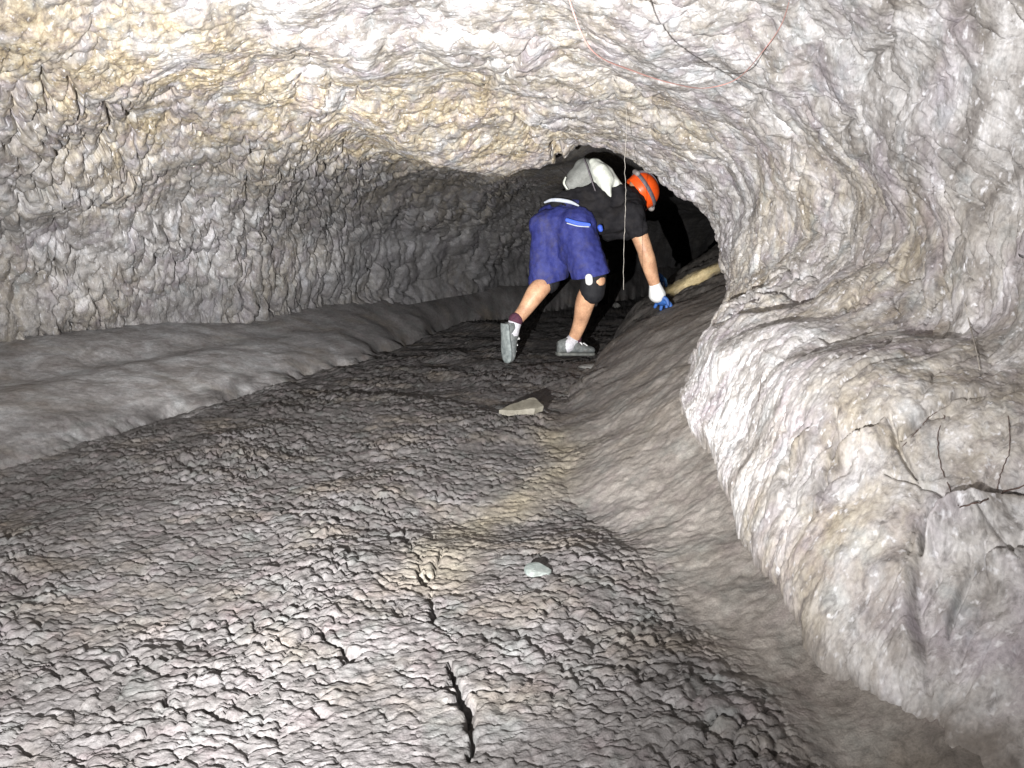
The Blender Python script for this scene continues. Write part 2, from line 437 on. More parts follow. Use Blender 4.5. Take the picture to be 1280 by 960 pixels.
# cracks of the right wall and ceiling, traced on the rock (px of the photograph), width, depth, swelling of the lower side
CRACKS = [
 ([(893, 405), (905, 388), (930, 372), (968, 361)], 4, .045, .02),
 ([(905, 408), (940, 388), (975, 374), (1014, 371)], 3.5, .04, .02),
 ([(868, 440), (880, 420), (893, 400)], 4, .04, .01),
 ([(1025, 424), (1060, 425), (1090, 412)], 3, .025, .012),
 ([(1065, 475), (1100, 450), (1118, 430), (1150, 418)], 2.5, .018, .01),
 ([(1048, 580), (1062, 566), (1085, 552), (1112, 538)], 4.5, .04, .028),
 ([(1046, 582), (1038, 610), (1036, 650)], 3, .015, .01),
 ([(994, 572), (1008, 556), (1030, 543)], 3, .025, .02),
 ([(993, 574), (991, 605), (1000, 640)], 3, .012, .01),
 ([(1120, 535), (1125, 565), (1150, 608)], 3, .02, 0),
 ([(1155, 700), (1162, 672), (1180, 648), (1200, 634), (1235, 626), (1290, 610)], 6, .05, .07),
 ([(1155, 700), (1148, 740), (1148, 800), (1158, 860)], 12, .010, .05),
 ([(1222, 722), (1240, 705), (1262, 692), (1290, 680)], 4, .03, .03),
 ([(1222, 722), (1200, 760), (1186, 800)], 3, .018, .012),
 ([(1245, 930), (1262, 918), (1290, 905)], 3, .02, .02),
 ([(1197, 632), (1150, 612), (1110, 600)], 2.5, .012, 0),
 ([(1225, 640), (1258, 680), (1280, 705)], 2.5, .014, 0),
 ([(1240, 490), (1200, 500), (1170, 520), (1130, 560)], 3, .014, .012),
 ([(606, 108), (622, 92), (645, 66), (672, 44)], 3, .03, .01),
 ([(78, 82), (92, 105), (90, 135), (84, 150)], 3, .04, .01),
 ([(121, 110), (132, 128), (135, 150), (128, 184)], 3.5, .045, .01),
 ([(50, 75), (53, 100), (55, 130)], 2.5, .03, 0),
 ([(208, 155), (215, 140)], 4, .03, 0), ([(105, 165), (107, 183)], 4, .03, 0),
 ([(68, 275), (75, 295), (62, 345)], 3, .03, 0), ([(20, 200), (22, 270), (28, 285)], 3, .025, 0),
 ([(222, 300), (232, 270), (242, 240)], 3, .03, 0), ([(268, 262), (272, 240)], 4, .035, 0),
 ([(300, 262), (308, 240), (306, 210)], 3, .03, 0), ([(334, 270), (340, 240), (352, 200)], 3, .03, 0),
 ([(388, 165), (390, 145)], 4, .03, 0), ([(428, 185), (432, 170)], 3, .03, 0), ([(448, 125), (447, 105)], 3, .02, 0),
 ([(1000, 220), (1008, 228)], 3, .02, 0), ([(1258, 100), (1263, 112)], 3, .02, 0), ([(620, 142), (640, 138), (665, 160)], 4, .04, 0),
 ([(688, 182), (700, 176)], 8, .08, 0),
]
def build_shell():
    P = np.array(RAILS)                                     # rails, stations, 3
    nr, ns = P.shape[:2]
    per_s = [10, 8, 36, 140, 152, 180, 120, 30, 24]
    per_u = [10, 42, 66, 96, 104, 100, 100, 100, 100, 100, 90, 84, 60, 24]
    A, sp = catmull(P.transpose(1, 0, 2), per_s)            # (S, rails, 3)
    B, up = catmull(A.transpose(1, 0, 2), per_u)            # (U, S, 3)
    U, SS = B.shape[:2]
    du = np.gradient(B, axis=0); dv = np.gradient(B, axis=1)
    N = np.cross(dv, du); N /= np.linalg.norm(N, axis=2, keepdims=True) + 1e-9
    cen = P.mean(0); cen, _ = catmull(cen, per_s)
    if ((cen[None] - B) * N).sum() < 0: N = -N
    V = B.reshape(-1, 3); N = N.reshape(-1, 3)
    u = np.repeat(up, SS); s = np.tile(sp, U)
    px, py = pix(V)
    vis = sst(1.6, 2.4, s)
    # masks
    right_low = sst(9.7, 10.5, u)                           # the swollen lower part of the right wall
    leftw = sst(4.3, 3.0, u)
    ceil = sst(3.4, 4.6, u) * sst(9.6, 8.4, u)
    lip = sst(5.0, 5.8, s) * sst(6.6, 6.0, s) * ceil
    p32 = V.astype(np.float32)
    # big relief
    d = .06 * perlin(p32 * 1.9 + 3) + .045 * perlin(p32 * 4.2 + 13) * (1 - .4 * lip) * (1 - .5 * leftw)
    # drips: sagging lobes drawn out down the walls, rounder on the ceiling
    gs = np.linalg.norm(np.gradient(B, axis=1), axis=2).mean(0); gu = np.linalg.norm(np.gradient(B, axis=0), axis=2)
    i4 = int(np.argmin(np.abs(sp - 4.3)))
    As = np.tile(np.cumsum(gs), U); Au = np.repeat(np.cumsum(gu[:, i4]), SS)
    wv = np.stack([perlin(p32 * 6 + 1), perlin(p32 * 6 + 31), perlin(p32 * 5 + 61)], 1)
    wv2 = np.stack([perlin(p32 * 19 + 1), perlin(p32 * 19 + 31), perlin(p32 * 15 + 61)], 1)
    arc = np.stack([As, Au], 1)
    wallness = 1 - ceil
    calm = .55 + .6 * sst(-.45, .5, perlin(p32 * 2.1 + 90))
    amp = (1 - .70 * right_low) * calm * (1 - .3 * sst(7.6, 9.0, u))
    far = 1 + .0 * s
    def flutes(f, an, k1, k2, sd):
        f1, f2, idn, off = voro2((arc + wv[:, :2] * k1 + wv2[:, :2] * k2) * np.array([f, f * an]) + sd)
        r = RND[idn]
        dome = np.clip(1 - f1 * f1 * 1.15, 0, 1)
        return dome * 1.0 + (r[:, 0] - .5) * .7 + off[:, 1] * .35 - (.5 + .6 * (r[:, 2] > .6)) * np.exp(-((f2 - f1) / .085) ** 2) * (r[:, 1] > .4)
    w1 = flutes(16.5, .23, .05, .016, 3); w2 = flutes(31.0, .34, .04, .016, 9)
    f1, f2, idn = voro3((p32 + wv * .06 + wv2 * .014) * np.array([1, 1, .7], np.float32) * 7.5)
    r = RND[idn]
    c1 = np.clip(1 - f1 * f1 * 1.1, 0, 1) + (r[:, 0] - .5) * .5 - .35 * np.exp(-((f2 - f1) / .08) ** 2) * (r[:, 1] > .55)
    f1, f2, idn = voro3((p32 + wv * .03 + wv2 * .016) * np.array([1, 1, .6], np.float32) * 19 + 7)
    r = RND[idn]
    c2 = np.clip(1 - f1 * f1, 0, 1) + (r[:, 0] - .5) * .6 - .4 * np.exp(-((f2 - f1) / .09) ** 2) * (r[:, 1] > .6)
    d = d + amp * (wallness * (1 + .25 * leftw) * (.033 * w1 + .009 * w2) + ceil * (.034 * c1 + .007 * c2))
    # fine flow wrinkles
    d = d + .004 * fbm((np.stack([As, Au * .4, As * 0], 1) + wv2 * .02) * 38, 3) + .0018 * fbm(p32 * 90, 2)
    # teeth along the lip
    d = d + lip * .02 * np.abs(perlin(p32 * 16))
    # cracks and the lobes beneath them
    jit = perlin(p32 * 26 + 100) * 2.2 + perlin(p32 * 60 + 130) * 1.3
    for pts, wd, dp, sw in CRACKS:
        pts = np.array(pts, float)
        x0, y0 = pts.min(0) - 130; x1, y1 = pts.max(0) + 130
        m = (px > x0) & (px < x1) & (py > y0) & (py < y1) & (s > 2.3) & (s < 6.2)
        if not m.any(): continue
        dist, side, al = polydist(px[m] + jit[m], py[m] + jit[m] * .8, pts)
        tap = np.clip(np.minimum(al, 1 - al) * 4 + .3, 0, 1)
        d[m] += -dp * np.exp(-(dist / (wd * tap)) ** 2)
        if sw:
            d[m] += sw * np.exp(-dist / 40.0) * sst(-9, 9, side * dist) * np.clip(np.minimum(al, 1 - al) * 4, 0, 1)
    d = d * (.35 + .65 * vis) * (1 - .4 * sst(6.8, 7.2, s))
    hang = amp * ceil * .012 * np.clip(perlin(p32 * 18 + 50), 0, 1)
    V2 = V + N * d[:, None]
    V2[:, 2] -= hang
    # ochre is the rock's own; dark also paints shade into the colour
    ochre = np.clip(np.exp(-((py - (70 + .16 * px)) / 85.0) ** 2) * sst(820, 560, px) * 1.1 + .55 * sst(-.3, .6, perlin(p32 * 1.6 + 5)) + .35 * np.exp(-(((px - 760) / 160) ** 2 + ((py - 180) / 50.0) ** 2)), 0, 1)
    ochre = np.where(s > 1.8, ochre, .3)
    dk = sst(.2, 0, np.abs(u - 1) * .3) * 0
    dark = np.clip(leftw * .93 * sst(3.7, 6.3, s + .6 * perlin(p32 * 1.3)) * sst(4.3, 3.3, u) + .4 * sst(1.75, 1.2, u) * leftw, 0, 1)  # darker left-wall rock, deepened with depth as painted shade; darker low down too
    dark = np.maximum(dark, sst(6.2, 7.4, s) * .92)  # gloom of the passage past the lip, painted near black
    gzz = ground(V2[:, 0].astype(float), V2[:, 1].astype(float), False)[0]
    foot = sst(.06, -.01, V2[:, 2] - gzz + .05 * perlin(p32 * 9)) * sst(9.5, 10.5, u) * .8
    Q = grid_quads(U, SS)[:, ::-1]
    cu = u[Q].mean(1)
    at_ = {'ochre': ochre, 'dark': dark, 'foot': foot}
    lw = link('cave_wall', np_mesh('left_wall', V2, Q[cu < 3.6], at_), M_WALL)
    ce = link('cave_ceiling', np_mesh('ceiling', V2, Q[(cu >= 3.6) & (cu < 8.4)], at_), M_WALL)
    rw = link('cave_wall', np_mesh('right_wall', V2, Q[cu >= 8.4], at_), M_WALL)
    tag(lw, 'rough fluted left wall of the lava tube above the smooth ledge', 'cave wall', kind='structure')
    tag(ce, 'pale dripping lava ceiling sloping down to the low arch', 'cave ceiling', kind='structure')
    tag(rw, 'swollen pale right wall of the lava tube with cracked lobes', 'cave wall', kind='structure')
    return B, up, sp
SHELL = build_shell()
#@@OBJECTS

# ------------------------------------------------------------------ helpers for the things
def V3(p): return Vector((float(p[0]), float(p[1]), float(p[2])))
def tube_into(bm, pts, rad, seg=12, flat=None):
    """closed tapered tube with round ends along a polyline; flat = (axis vector, factor) squashes the section"""
    pts = [V3(p) for p in pts]
    n = len(pts)
    # round ends
    P, R = [], []
    d0 = (pts[0] - pts[1]).normalized(); d1 = (pts[-1] - pts[-2]).normalized()
    for a in (.98, .8, .5, .2): P.append(pts[0] + d0 * rad[0] * a); R.append(rad[0] * math.sqrt(1 - a * a))
    P += pts; R += list(rad)
    for a in (.2, .5, .8, .98): P.append(pts[-1] + d1 * rad[-1] * a); R.append(rad[-1] * math.sqrt(1 - a * a))
    rings = []; up = None
    for i, (p, r) in enumerate(zip(P, R)):
        t = (P[min(i + 1, len(P) - 1)] - P[max(i - 1, 0)]).normalized()
        if up is None: up = t.orthogonal().normalized()
        x = (up - t * up.dot(t)).normalized(); y = t.cross(x); up = x
        ring = []
        for k in range(seg):
            an = 2 * math.pi * k / seg
            off = (x * math.cos(an) + y * math.sin(an)) * r
            if flat:
                ax = flat[0].normalized(); off = off - ax * off.dot(ax) * (1 - flat[1])
            ring.append(bm.verts.new(p + off))
        rings.append(ring)
    for a, b in zip(rings[:-1], rings[1:]):
        for k in range(seg):
            bm.faces.new((a[k], a[(k + 1) % seg], b[(k + 1) % seg], b[k]))
    bm.faces.new(rings[0][::-1]); bm.faces.new(rings[-1])
def smooth_pts(pts, rad, n=6):
    A, _ = catmull(np.array([np.append(p, r) for p, r in zip(pts, rad)]), [n] * (len(pts) - 1))
    return A[:, :3], A[:, 3]
def bm_obj(name, bm, mat, parent=None, smooth=True):
    bmesh.ops.recalc_face_normals(bm, faces=bm.faces)
    me = bpy.data.meshes.new(name); bm.to_mesh(me); bm.free()
    return link(name, me, mat, parent, smooth)
def fused(name, bm, mat, parent, voxel=.008, it=6, fold=None):
    """union of the pieces in bm as one continuous skin"""
    me = bpy.data.meshes.new(name); bmesh.ops.recalc_face_normals(bm, faces=bm.faces); bm.to_mesh(me); bm.free()
    t = bpy.data.objects.new('tmp', me); COL.objects.link(t)
    r = t.modifiers.new('r', 'REMESH'); r.mode = 'VOXEL'; r.voxel_size = voxel
    sm = t.modifiers.new('s', 'SMOOTH'); sm.iterations = it; sm.factor = .5
    dg = bpy.context.evaluated_depsgraph_get()
    out = bpy.data.meshes.new_from_object(t.evaluated_get(dg))
    bpy.data.objects.remove(t); bpy.data.meshes.remove(me)
    if fold:
        n = len(out.vertices); co = np.empty(n * 3, np.float32); no = np.empty(n * 3, np.float32)
        out.vertices.foreach_get('co', co); out.vertices.foreach_get('normal', no)
        co = co.reshape(-1, 3); no = no.reshape(-1, 3)
        co += no * fold(co)[:, None]
        out.vertices.foreach_set('co', co.ravel()); out.update()
    out.name = name
    out.materials.clear()
    return link(name, out, mat, parent)

def plain(name, c1, c2, scale, rough, bump=.15, bd=.002, spec=.3, stretch=(1, 1, 1), dirt=0):
    n = NT(name); v = n.coord(stretch)
    c = n.mix(n.ramp(n.noise(scale, 4, .6, v), [(.35, 0.0), (.65, 1.0)]), c1, c2)
    c = n.mix(1.0, c, n.ramp(n.noise(scale * 9, 2, .6, v), [(.25, .82), (.75, 1.12)]), 'MULTIPLY')
    if dirt: c = n.mix(n.ramp(n.noise(7.0, 5, .7, n.coord(), .6), [(.5, 0.0), (.72, dirt)]), c, (.085, .072, .06))
    return n.out(c, rough, n.bump(n.noise(scale * 5, 3, .6, v), bump, bd), spec)
M_SKIN = plain('skin', (.62, .36, .215), (.40, .215, .125), 11, .5, .12, .001, .4, dirt=0.35)
M_SHORT = plain('blue_shorts_cloth', (.020, .024, .125), (.036, .044, .19), 16, .7, .3, .004, .25, dirt=0.4)
M_BLUE = plain('bright_blue_cloth', (.04, .09, .46), (.055, .12, .55), 20, .6)
M_SHIRT = plain('black_shirt_cloth', (.010, .0095, .011), (.019, .018, .02), 18, .85, .3, .004, .15, dirt=0.15)
M_BAND = plain('pale_waistband', (.38, .41, .46), (.48, .50, .54), 30, .7)
M_PAD = plain('black_knee_pad', (.008, .008, .010), (.016, .016, .018), 40, .75)
M_WHITE = plain('white_cloth', (.52, .52, .51), (.64, .64, .63), 30, .7)
M_SOCK = plain('grey_sock', (.45, .44, .47), (.62, .61, .64), 60, .85, .4, .003, dirt=0.4)
M_SOCKD = plain('dark_sock_band', (.05, .02, .035), (.09, .03, .05), 60, .85)
M_SHOE = plain('grey_shoe_mesh', (.085, .095, .095), (.17, .18, .175), 45, .7, .3, .003, dirt=0.6)
M_SOLE = plain('shoe_sole_rubber', (.09, .095, .09), (.16, .165, .15), 30, .7, .3, .003)
M_SOLEP = plain('pale_shoe_sole', (.13, .15, .15), (.27, .30, .29), 30, .7, .3, .003, dirt=0.7)
M_HELM = plain('orange_helmet_shell', (.88, .105, .012), (.80, .085, .01), 9, .34, .04, .001, .5, dirt=0.25)
M_STRAP = plain('grey_strap', (.10, .085, .10), (.17, .15, .16), 50, .7)
M_PLAST = plain('grey_plastic', (.25, .22, .21), (.33, .30, .28), 30, .45)
M_GLOVE = plain('blue_glove_rubber', (.030, .10, .34), (.045, .14, .42), 30, .5, dirt=0.5)
M_CUFF = plain('white_glove_cuff', (.70, .70, .68), (.80, .80, .78), 60, .8, .4, .003, dirt=0.3)
M_BAGG = plain('grey_bag_cloth', (.20, .205, .19), (.27, .275, .255), 14, .8, .3, .004, dirt=0.5)
M_BAGW = plain('pale_bag_cloth', (.62, .64, .56), (.72, .73, .66), 14, .7, .3, .004, dirt=0.3)
M_HAIR = plain('dark_hair', (.015, .01, .008), (.03, .02, .015), 80, .6)
M_STONE = plain('pale_stone', (.085, .078, .060), (.14, .13, .105), 14, .65, .5, .004, dirt=0.6)
M_STONEG = plain('greenish_stone', (.075, .086, .081), (.12, .13, .123), 40, .55, .4, .003, dirt=0.5)
M_STONED = plain('grey_stone', (.10, .10, .095), (.17, .165, .155), 14, .7, .5, .004)
M_THREAD = plain('pale_root_fibre', (.24, .22, .19), (.40, .37, .33), 60, .7)
M_ROOT = plain('brown_root', (.065, .042, .036), (.10, .065, .055), 60, .7)
M_CORD = plain('pink_cord', (.34, .18, .16), (.40, .23, .20), 60, .6)

# ------------------------------------------------------------------ the caver
person = bpy.data.objects.new('person', None); COL.objects.link(person)
person.location = (.25, 5.0, gz(.25, 5.0))
tag(person, 'caver in orange helmet, black shirt and blue shorts stooping forward through the low arch', 'person')
bpy.context.view_layer.update()
PINV = person.matrix_world.inverted()
def child(o, parent=person):
    o.parent = parent
    o.matrix_parent_inverse = PINV if True else o.matrix_parent_inverse
    return o
def sub(o, parent):
    """sub-part: parent sits at the person's origin offset already"""
    o.parent = parent
    o.matrix_parent_inverse = parent.matrix_world.inverted() if False else Matrix.Identity(4)
    return o

HR, HL = at(720, 290, 4.93), at(699, 286, 5.12)            # hips
KR, KL = at(746, 350, 4.80), at(686, 350, 4.97)            # knees
AR, AL = at(717, 424, 5.03), at(644, 402, 4.84)            # ankles
WAIST = at(722, 266, 5.05); CHEST = at(765, 250, 5.13); NECK = at(790, 246, 5.20)
SR, SL = at(790, 268, 4.98), at(782, 250, 5.36)            # shoulders
ER_, WRR = at(806, 312, 4.93), at(819, 358, 4.98)          # right elbow, wrist
EL_, WRL = at(800, 300, 5.42), at(814, 335, 5.62)          # left arm hidden behind the right one
HEAD = at(801, 240, 5.24)

bm = bmesh.new()
tube_into(bm, [HL, HR], [.115, .115], 16)
tube_into(bm, [(HL + HR) / 2, WAIST, CHEST], [.10, .095, .115], 16)
tube_into(bm, [SL, SR], [.075, .075], 14)
tube_into(bm, [CHEST, NECK, HEAD], [.10, .06, .058], 12)
def limb(pts, rad, n=5):
    p, r = smooth_pts(pts, rad, n); tube_into(bm, p, r, 14)
def lerp(a, b, t): return a + (b - a) * t
fwd = np.array([.86, .5, 0]); dn = np.array([0, 0, -1.])
limb([HR, lerp(HR, KR, .5), KR], [.095, .08, .058])
limb([KR, lerp(KR, AR, .3) + np.array([-.02, .0, 0]), lerp(KR, AR, .7), AR], [.056, .067, .050, .040])
limb([HL, lerp(HL, KL, .5), KL], [.095, .082, .06])
limb([KL, lerp(KL, AL, .3) + np.array([-.01, -.02, .01]), lerp(KL, AL, .7), AL], [.057, .067, .050, .041])
limb([SR, lerp(SR, ER_, .5), ER_], [.064, .058, .052]); limb([ER_, lerp(ER_, WRR, .3), WRR], [.051, .053, .036])
limb([SL, lerp(SL, EL_, .5), EL_], [.058, .05, .042]); limb([EL_, lerp(EL_, WRL, .35), WRL], [.041, .042, .029])
# head: skull, jaw, nose, ears
hd = np.array([.48, .45, -.75]); hd /= np.linalg.norm(hd)    # where the face looks
hup = np.array([.80, .05, .55]); hup -= hd * hup.dot(hd); hup /= np.linalg.norm(hup)
hs = np.cross(hd, hup)
tube_into(bm, [HEAD - hd * .03 + hup * .02, HEAD + hd * .03 + hup * .02], [.088, .085], 16)
tube_into(bm, [HEAD + hd * .02 - hup * .03, HEAD + hd * .05 - hup * .085], [.07, .042], 14)
tube_into(bm, [HEAD + hd * .105 + hup * .0, HEAD + hd * .122 - hup * .03], [.010, .015], 10)
for sg in (-1, 1):
    tube_into(bm, [HEAD + hs * .088 * sg - hup * .01, HEAD + hs * .092 * sg - hup * .045], [.016, .010], 10, (V3(hs), .5))
    tube_into(bm, [HEAD + hd * .10 + hs * .032 * sg + hup * .02, HEAD + hd * .10 + hs * .045 * sg + hup * .02], [.010, .009], 8)
tube_into(bm, [HEAD + hd * .10 + hs * .02 - hup * .062, HEAD + hd * .10 - hs * .02 - hup * .062], [.008, .008], 8)
body = fused('body', bm, M_SKIN, None, .0085, 5); child(body)
# shorts
def fold(k, a):
    return lambda co: (a * perlin(co * np.array([k, k, k * .35], np.float32)) + a * .5 * perlin(co * k * 2.3 + 9)).astype(np.float32)
bm = bmesh.new()
buttL = at(680, 283, 5.02)
tube_into(bm, [HL + np.array([-.03, 0, .03]), HR + np.array([.0, 0, .03])], [.145, .14], 18)
tube_into(bm, [buttL, at(704, 280, 4.97)], [.105, .115], 16)
tube_into(bm, [(HL + HR) / 2, at(716, 272, 5.03)], [.14, .128], 18)
for H_, K_, a_ in ((HR, KR, at(743, 356, 4.82)), (HL, KL, at(683, 356, 4.99))):
    p, r = smooth_pts([H_, lerp(H_, a_, .5), a_], [.135, .128, .118], 4)
    tube_into(bm, p, r, 18)
tube_into(bm, [at(682, 282, 5.0), at(679, 350, 4.99)], [.098, .102], 16)
tube_into(bm, [at(712, 300, 4.95), at(714, 316, 4.92)], [.10, .08], 16)
shorts = fused('shorts', bm, M_SHORT, None, .010, 5, fold(15, .011)); child(shorts)
hb = bmesh.new(); hb.from_mesh(shorts.data)
hem = at(712, 349, 4.9); hemR = at(758, 341, 4.82)
hn = Vector((hemR - hem)).cross(Vector((0, 1, .03))).normalized()
if hn.z > 0: hn = -hn
bmesh.ops.bisect_plane(hb, geom=hb.verts[:] + hb.edges[:] + hb.faces[:], plane_co=Vector(hem), plane_no=hn, clear_outer=True)
hb.to_mesh(shorts.data); hb.free()
hs_ = shorts.modifiers.new('cloth', 'SOLIDIFY'); hs_.thickness = .004; hs_.offset = -1
# shirt
bm = bmesh.new()
tube_into(bm, [at(716, 270, 5.05), at(742, 262, 5.08), CHEST, at(782, 254, 5.18)], [.135, .145, .152, .12], 18)
tube_into(bm, [at(740, 278, 4.99), at(772, 274, 5.0)], [.085, .09], 14)
tube_into(bm, [at(700, 254, 5.06), at(722, 252, 5.06), at(742, 248, 5.08)], [.07, .095, .11], 14)
tube_into(bm, [SL, at(788, 252, 5.18), SR], [.088, .10, .09], 16)
tube_into(bm, [SR, at(797, 288, 4.94)], [.082, .066], 14)
tube_into(bm, [SL, lerp(SL, EL_, .55)], [.082, .066], 14)
tube_into(bm, [at(762, 282, 5.15), at(790, 284, 5.15)], [.10, .08], 14)
shirt = fused('shirt', bm, M_SHIRT, None, .010, 4, fold(13, .016)); child(shirt)
# waistband showing pale above the shorts
bm = bmesh.new()
pts = [at(681, 253, 4.92), at(690, 250, 4.885), at(702, 250.5, 4.865), at(714, 253, 4.865), at(723, 257, 4.875)]
p, r = smooth_pts(pts, [.006, .011, .0125, .011, .005], 5); tube_into(bm, p, r, 10, (Vector((0, 1, 0)), .5))
wb = bm_obj('waistband', bm, M_BAND); child(wb)
# pocket flash and button on the shorts
bm = bmesh.new()
p, r = smooth_pts([at(709, 275, 4.79), at(722, 279, 4.775), at(736, 281, 4.775)], [.013, .015, .013], 4); tube_into(bm, p, r, 8, (Vector((0, 1, 0)), .25))
child(bm_obj('pocket_trim', bm, M_BLUE))
bm = bmesh.new()
p, r = smooth_pts([at(709, 279, 4.778), at(722, 282.5, 4.762), at(736, 283.5, 4.762)], [.004, .004, .004], 4); tube_into(bm, p, r, 8)
child(bm_obj('piping', bm, M_BAND))
bm = bmesh.new(); tube_into(bm, [at(750, 284, 4.80), at(751, 287, 4.80)], [.017, .015], 10)
child(bm_obj('toggle', bm, M_BLUE))
# knee pads
for (a, b, r0, r1) in ((lerp(KR, HR, .13), lerp(KR, AR, .19), .082, .088), (lerp(KL, HL, -.04), lerp(KL, AL, .07), .078, .078)):
    bm = bmesh.new(); tube_into(bm, [a, lerp(a, b, .5), b], [r0 * .97, r0 * 1.02, r1 * .93], 18)
    child(bm_obj('knee_pad', bm, M_PAD))
bm = bmesh.new(); tube_into(bm, [at(736, 347, 4.70), at(736.5, 352, 4.70)], [.024, .024], 12, (Vector((0, 1, 0)), .4))
child(bm_obj('knee_pad_patch', bm, M_WHITE))
# socks and shoes
def shoe(heel, toe, up, ankle, pale):
    """heel, toe on the sole; up = away from the sole"""
    heel, toe = V3(heel), V3(toe); f = (toe - heel).normalized(); up = V3(up); up = (up - f * up.dot(f)).normalized(); sd = f.cross(up)
    L = (toe - heel).length
    prof = [(0, .030, .075), (.05, .036, .085), (.2, .037, .10), (.34, .038, .098), (.5, .042, .075), (.66, .047, .060), (.82, .046, .050), (.93, .036, .042), (1.0, .016, .030)]
    def loft(bm, z0, ztop, grow, dome):
        rings = []
        for t, hw, hh in prof:
            c = heel + f * (L * t); ring = []
            for k in range(16):
                a = 2 * math.pi * k / 16
                x, z = math.cos(a), math.sin(a)
                top = z0 + ztop(t, hh)
                zz = z0 + (top - z0) * (.5 + .5 * (abs(z) ** .7) * (1 if z > 0 else -1))
                ww = (hw + grow) * (abs(x) ** .75) * (1 if x > 0 else -1) * (1 - dome * max(0, z) * .35)
                ring.append(bm.verts.new(c + sd * ww + up * zz))
            rings.append(ring)
        for a, b in zip(rings[:-1], rings[1:]):
            for k in range(16): bm.faces.new((a[k], a[(k + 1) % 16], b[(k + 1) % 16], b[k]))
        bm.faces.new(rings[0][::-1]); bm.faces.new(rings[-1])
    root = None
    bm = bmesh.new(); loft(bm, .022, lambda t, hh: hh, 0, 1); upper = bm_obj('shoe', bm, M_SHOE); child(upper)
    bm = bmesh.new(); loft(bm, 0, lambda t, hh: .026, .006, 0); so = bm_obj('sole', bm, M_SOLEP if pale else M_SOLE); so.parent = upper
    # laces
    bm = bmesh.new()
    for k in range(5):
        t = .40 + .075 * k; hh = np.interp(t, [q[0] for q in prof], [q[2] for q in prof]) + .024
        c = heel + f * (L * t) + up * (hh + .001); j = (.010 if k % 2 else -.010)
        tube_into(bm, [c - sd * .026 - up * .010 + f * j, c + up * .003, c + sd * .026 - up * .010 - f * j], [.005, .0055, .005], 8)
    la = bm_obj('laces', bm, M_WHITE); la.parent = upper
    bm = bmesh.new()
    for k in range(4):
        t = .2 + .13 * k; c = heel + f * (L * t) + up * .05 - sd * .0395
        tube_into(bm, [c, c + f * .02 + up * .018], [.004, .004], 6)
    fl = bm_obj('side_flash', bm, M_WHITE); fl.parent = upper
    return upper
g1 = atz(697, 450, .03); t1 = atz(746, 452, .03)
zs = max(gz(g1[0], 5.0), gz(t1[0], 5.05)) + .004
heelR = np.array([g1[0], 4.96, zs + .03]); toeR = np.array([heelR[0] + .262, 5.08, zs + .012])
shoe(heelR, toeR, (0, 0, 1), AR, False)
tl_ = atz(634, 459, .0); toeL = np.array([tl_[0] - .01, 4.80, gz(tl_[0], 4.80) + .008])
heelL = np.array(at(629, 405, 4.775))
shoe(heelL, toeL, (.75, .6, .12), AL, True)
for a, b, r0, r1 in ((AR, V3(lerp(heelR, toeR, .27)) + Vector((0, 0, .07)), .045, .050), (AL, V3(lerp(heelL, toeL, .24)) + Vector((.05, .05, .0)), .045, .05)):
    bm = bmesh.new(); a = np.array(a); b = np.array(b); tube_into(bm, [lerp(b, a, 1.05), lerp(b, a, .5), b], [r0, r0, r1], 14)
    so = child(bm_obj('sock', bm, M_SOCK))
    bm = bmesh.new(); tube_into(bm, [lerp(b, a, 1.18), lerp(b, a, 1.10)], [r0 * 1.08, r0 * 1.06], 14)
    q = bm_obj('sock_band', bm, M_SOCKD); q.parent = so

# right hand: gloved, fingers spread on the bank
def hand(wrist, palm_c, fdir, side, nrm, name_parent):
    wrist, fdir, side, nrm = map(V3, (wrist, fdir, side, nrm))
    fdir.normalize(); side = (side - fdir * side.dot(fdir)).normalized(); nrm = fdir.cross(side)
    if nrm.z < 0: nrm = -nrm
    bm = bmesh.new()
    pc = V3(palm_c)
    tube_into(bm, [wrist, pc + fdir * .0, pc + fdir * .035], [.036, .054, .052], 14, (nrm, .6))
    lens = (.062, .075, .080, .072, .058)
    for k, (o, L) in enumerate(zip((-.043, -.015, .014, .041), (.066, .076, .070, .056))):
        b = pc + fdir * .05 + side * o
        m1 = b + fdir * L * .45 + side * o * .35 + nrm * .014
        e = b + fdir * L * .95 + side * o * .8 - nrm * .016
        p, r = smooth_pts([b, m1, e], [.0145, .0135, .011], 4); tube_into(bm, p, r, 10)
    b = pc - side * .036 + fdir * .0; p, r = smooth_pts([b, b - side * .028 + fdir * .026 + nrm * .004, b - side * .040 + fdir * .056 - nrm * .012], [.016, .014, .012], 4); tube_into(bm, p, r, 10)
    return bm
PR = at(822, 370, 4.99)
bm = hand(WRR, PR, (.45, .35, -.62), (-.5, .85, .0), None or (0, 0, 1), person)
gl = fused('glove', bm, M_GLOVE, None, .0035, 3); child(gl)
bm = bmesh.new(); tube_into(bm, [lerp(WRR, PR, -.10), lerp(WRR, PR, .40), lerp(WRR, PR, .82)], [.040, .050, .058], 14)
cf = bm_obj('cuff', bm, M_CUFF); cf.parent = gl
PL = lerp(EL_, WRL, 1.2)
bm = hand(WRL, PL, (.5, .4, -.6), (-.5, .85, 0), (0, 0, 1), person)
child(fused('glove', bm, M_GLOVE, None, .0035, 3))

